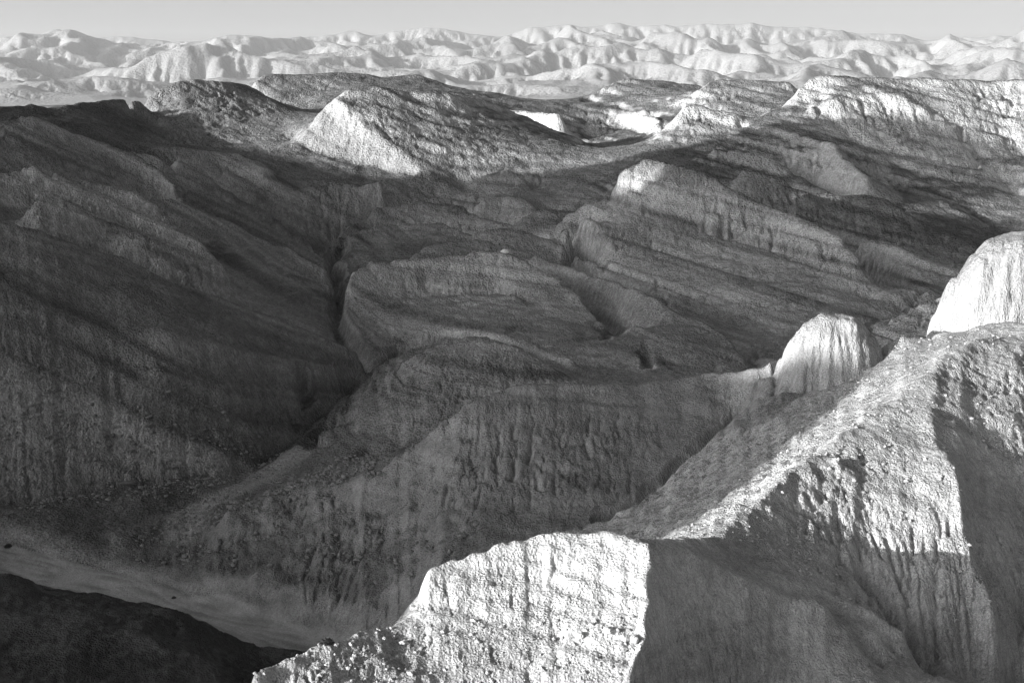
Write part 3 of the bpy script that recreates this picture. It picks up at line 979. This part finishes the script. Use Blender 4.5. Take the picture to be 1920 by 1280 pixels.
o = mesh_obj('terrain', np.stack([ox, oy, oz], -1).reshape(-1, 3), oq, M_MID, np.full(OT.size, 0.3))
tag(o, 'badland slopes beside and behind the viewpoint', 'terrain', 'structure')
# the slope under the viewpoint, between the two edges
ct = np.linspace(-TH0, TH0, 60)
cr = np.exp(np.linspace(math.log(2.0), math.log(R0), 60))
CT, CR = np.meshgrid(ct, cr)
near = np.interp(ct, np.linspace(-TH0, TH0, MI), Z[0])[None, :]
cz = np.interp(CR, [0, 6, 20, 50, 90, 134], [-2.0, -3.0, -14, -38, -64, -92])
wc = smooth(70, R0, CR)
cz = cz * (1 - wc) + near * wc
ci = np.arange(CT.size).reshape(CT.shape)
cq = np.stack([ci[:-1, :-1], ci[:-1, 1:], ci[1:, 1:], ci[1:, :-1]], -1).reshape(-1, 4)
o = mesh_obj('terrain', np.stack([CR * np.sin(CT), CR * np.cos(CT), cz], -1).reshape(-1, 3), cq, M_NEAR, np.full(CT.size, 0.3))
tag(o, 'steep slope directly below the viewpoint', 'terrain', 'structure')

# unseen range added towards the sun, crest shaped to cast the valley's shade
SHADE = [(120, -75), (150, -70), (180, -48), (200, -34), (225, -22), (236, -13), (252, -13), (262, -20), (290, -23), (320, -15), (420, 15), (470, 38), (503, 48), (538, 58), (564, 62), (590, 68), (603, 68), (607, 40), (616, 40), (621, 70), (640, 96), (672, 120), (706, 134), (728, 132), (748, 110), (765, 62), (797, 30), (840, 32), (877, 36), (1030, 40), (1300, 40), (2400, -20)]
SX, SY = SUN_VEC[0] / math.cos(SUN_EL), SUN_VEC[1] / math.cos(SUN_EL)
rs = np.concatenate([np.linspace(-1900, -1300, 31)[:-1], np.linspace(-1300, 60, 341), np.linspace(60, 400, 18)[1:]])
ra = np.concatenate([np.linspace(160, 600, 23)[:-1], np.linspace(600, 700, 21), np.linspace(700, 1300, 31)[1:]])
RS, RA = np.meshgrid(rs, ra)
CREST = 650.0
rise = np.interp(-RS, [q[0] for q in SHADE], [q[1] for q in SHADE]) + (CREST + 0.0876 * RS) * math.tan(SUN_EL)
rise = np.where(RS > -120, rise * smooth(400, -120, RS) - 110 * smooth(-120, 400, RS), rise)
rise = np.where(RS < -1300, rise - (-1300 - RS) * 0.5, rise)
rx, ry = RA * SX - RS * SY, RA * SY + RS * SX
rn = 16 * perlin(rx / 90, ry / 90, 84) + 8 * perlin(rx / 35, ry / 35, 85)
off = np.abs(RA - CREST)
rz = rise - 0.42 * np.maximum(off - 4, 0) - np.abs(rn) * smooth(8, 60, off)
rz = np.maximum(rz, -118 + 0 * rz)
ri = np.arange(RS.size).reshape(RS.shape)
rq = np.stack([ri[:-1, :-1], ri[1:, :-1], ri[1:, 1:], ri[:-1, 1:]], -1).reshape(-1, 4)
o = mesh_obj('hill', np.stack([rx, ry, rz], -1).reshape(-1, 3), rq, M_MID, np.full(RS.size, 0.3))
tag(o, 'unseen range of hills added behind and left of the viewpoint to shade the valley', 'hill', 'structure')

# plain out to the horizon
pt = np.linspace(0, 2 * math.pi, 181)
pr = np.array([1780, 2500, 4000, 7000, 12000, 20000, 40000.0])
PT, PR = np.meshgrid(pt, pr)
pz = np.full(PT.shape, -160.0)
pi_ = np.arange(PT.size).reshape(PT.shape)
pq = np.stack([pi_[:-1, :-1], pi_[1:, :-1], pi_[1:, 1:], pi_[:-1, 1:]], -1).reshape(-1, 4)
o = mesh_obj('ground', np.stack([PR * np.sin(PT), PR * np.cos(PT), pz], -1).reshape(-1, 3), pq, M_PLAIN, np.full(PT.size, 0.3))
tag(o, 'wide gravel plain between the badlands and the mountains', 'ground', 'structure')

# ---------------------------------------------------------------- far mountains
U0, U1, SAVE = math.log(6200.0), math.log(16500.0), (U0, U1)
TH0s = TH0
TH0 = math.radians(28)
SKY = [(-420, 75), (-200, 90), (-60, 95), (0, 85), (60, 70), (100, 58), (160, 62), (185, 70), (230, 67), (300, 75), (335, 85), (380, 76), (450, 67), (520, 73), (600, 70), (650, 62), (700, 66), (730, 57), (800, 55), (850, 62),
       (900, 65), (930, 74), (960, 70), (985, 57), (1040, 48), (1120, 44), (1180, 50), (1260, 50), (1340, 50), (1430, 42), (1480, 52), (1560, 60), (1620, 67), (1680, 65), (1760, 75), (1820, 72), (1900, 68), (1960, 74), (2200, 70), (2400, 85)]
ROW2 = [(-420, 100), (-100, 108), (0, 96), (100, 72), (190, 92), (300, 108), (420, 99), (520, 96), (640, 85), (700, 78), (760, 96), (900, 88), (1000, 97), (1060, 72), (1130, 77), (1200, 90), (1260, 86), (1340, 90), (1420, 106),
        (1500, 100), (1570, 78), (1620, 80), (1680, 106), (1740, 85), (1800, 90), (1870, 92), (1920, 76), (2020, 84), (2400, 100)]
ROW3 = [(-420, 140), (-100, 150), (0, 130), (100, 150), (200, 138), (340, 120), (480, 116), (560, 132), (680, 120), (760, 130), (850, 115), (950, 142), (1040, 124), (1150, 110), (1250, 130), (1400, 124), (1500, 138), (1600, 118),
        (1700, 132), (1800, 110), (1900, 126), (2020, 120), (2400, 130)]
ROW4 = [(-420, 170), (0, 165), (120, 172), (260, 150), (420, 150), (560, 165), (700, 150), (860, 152), (960, 165), (1050, 150), (1200, 140), (1300, 150), (1450, 158), (1600, 148), (1760, 150), (1900, 145), (2400, 160)]
ML = [(1, [P(x, y, 13200) for x, y in SKY]), (1, [P(x, y, 10900 + 500 * math.sin(x * 0.013)) for x, y in ROW2]),
      (1, [P(x, y, 8900 + 400 * math.sin(x * 0.011 + 1)) for x, y in ROW3]), (1, [P(x, y, 7400 + 250 * math.sin(x * 0.017 + 2)) for x, y in ROW4]),
      (0, HL(*[(x, 12100, 150 + 40 * math.sin(x * 0.02)) for x in range(-420, 2420, 80)])),
      (0, HL(*[(x, 9900, 70 + 40 * math.sin(x * 0.017)) for x in range(-420, 2420, 80)])),
      (0, HL(*[(x, 8100, -20 + 30 * math.sin(x * 0.023)) for x in range(-420, 2420, 80)])),
      (1, HL(*[(x, 6800, -10 + 14 * math.sin(x * 0.031)) for x in range(-420, 2420, 40)])),
      (0, HL(*[(x, 6300, -64) for x in range(-420, 2420, 80)])),
      (0, HL(*[(x, 16300, -110) for x in range(-420, 2420, 80)]))]
mb, _, _ = solve(ML, 257, 321, 5, 60)
MJ, MI = 330, 620
Z = resize(blur(mb, 1), MJ, MI)
TH = np.linspace(-TH0, TH0, MI)[None, :] * np.ones((MJ, 1))
RR = np.exp(np.linspace(U0, U1, MJ))[:, None] * np.ones((1, MI))
X, Y = RR * np.sin(TH), RR * np.cos(TH)
DT, DU = 2 * TH0 / (MI - 1), (U1 - U0) / (MJ - 1)
flat = np.zeros(X.shape)
hgt = smooth(-100, 120, Z)


def ridged(x, y, seed):
    return 1 - 2 * np.abs(perlin(x, y, seed))


Z = Z + hgt * (130 * (ridged(X / 1050 + 0.4 * perlin(X / 900, Y / 900, 97), Y / 1500, 90) - 0.5) + 95 * (ridged(X / 480, Y / 700, 91) - 0.5) + 26 * (ridged(X / 210, Y / 260, 92) - 0.5)) * np.where(RR > 12300, 0.3, 1.0)
Z = carve(Z, 0.26, 0.5, 0.5, 120, 0.3, 11, 5.5, 6)
Z = carve(Z, 0.16, 0.5, 0.6, 40, 0.4, 12, 3.0, 3)
Z = Z + hgt * (8 * perlin(X / 120, Y / 120, 93) + 5 * perlin(X / 60, Y / 60, 94))
mi_ = np.arange(MJ * MI).reshape(MJ, MI)
mq = np.stack([mi_[:-1, :-1], mi_[:-1, 1:], mi_[1:, 1:], mi_[1:, :-1]], -1).reshape(-1, 4)
mt = 0.17 + 0.05 * perlin(X / 900, Y / 900, 95) + 0.04 * perlin(X / 250, Y / 250, 96)
half = np.repeat(RR[:-1, :1], MI - 1, 1).ravel()
MCO = np.stack([X, Y, Z], -1).reshape(-1, 3) * 2.4
MCO[:, 2] = np.where(MCO[:, 2] < -158, -170, MCO[:, 2])
for lo, hi, label in ((0, 9900, 'pale foothills in the haze just above the badlands skyline'), (9900, 99999, 'hazy mountain range along the horizon')):
    q = mq[(half >= lo) & (half < hi)]
    used, inv = np.unique(q, return_inverse=True)
    tag(mesh_obj('mountains', MCO[used], inv.reshape(-1, 4), M_MOUNT, mt.ravel()[used]), label, 'mountains', 'structure')

# ---------------------------------------------------------------- haze
HAZE = True
if HAZE:
    x0, x1, y0, y1, z0, z1 = -41000, 41000, -41000, 42000, -300, 1700
    hv = np.array([(x, y, z) for x in (x0, x1) for y in (y0, y1) for z in (z0, z1)], float)
    hf = np.array([(0, 1, 3, 2), (4, 6, 7, 5), (0, 4, 5, 1), (2, 3, 7, 6), (0, 2, 6, 4), (1, 5, 7, 3)])
    hm = bpy.data.materials.new('haze')
    hm.use_nodes = True
    hm.node_tree.nodes.clear()
    ho = hm.node_tree.nodes.new('ShaderNodeOutputMaterial')
    pv = hm.node_tree.nodes.new('ShaderNodeVolumePrincipled')
    pv.inputs['Color'].default_value = (0.95, 0.95, 0.95, 1)
    pv.inputs['Density'].default_value = 0.85e-5
    pv.inputs['Anisotropy'].default_value = 0.0
    hm.node_tree.links.new(pv.outputs[0], ho.inputs['Volume'])
    o = mesh_obj('haze', hv, hf, hm, smooth_sh=False)
    tag(o, 'thin pale haze hanging over the plain and mountains', 'haze', 'stuff')
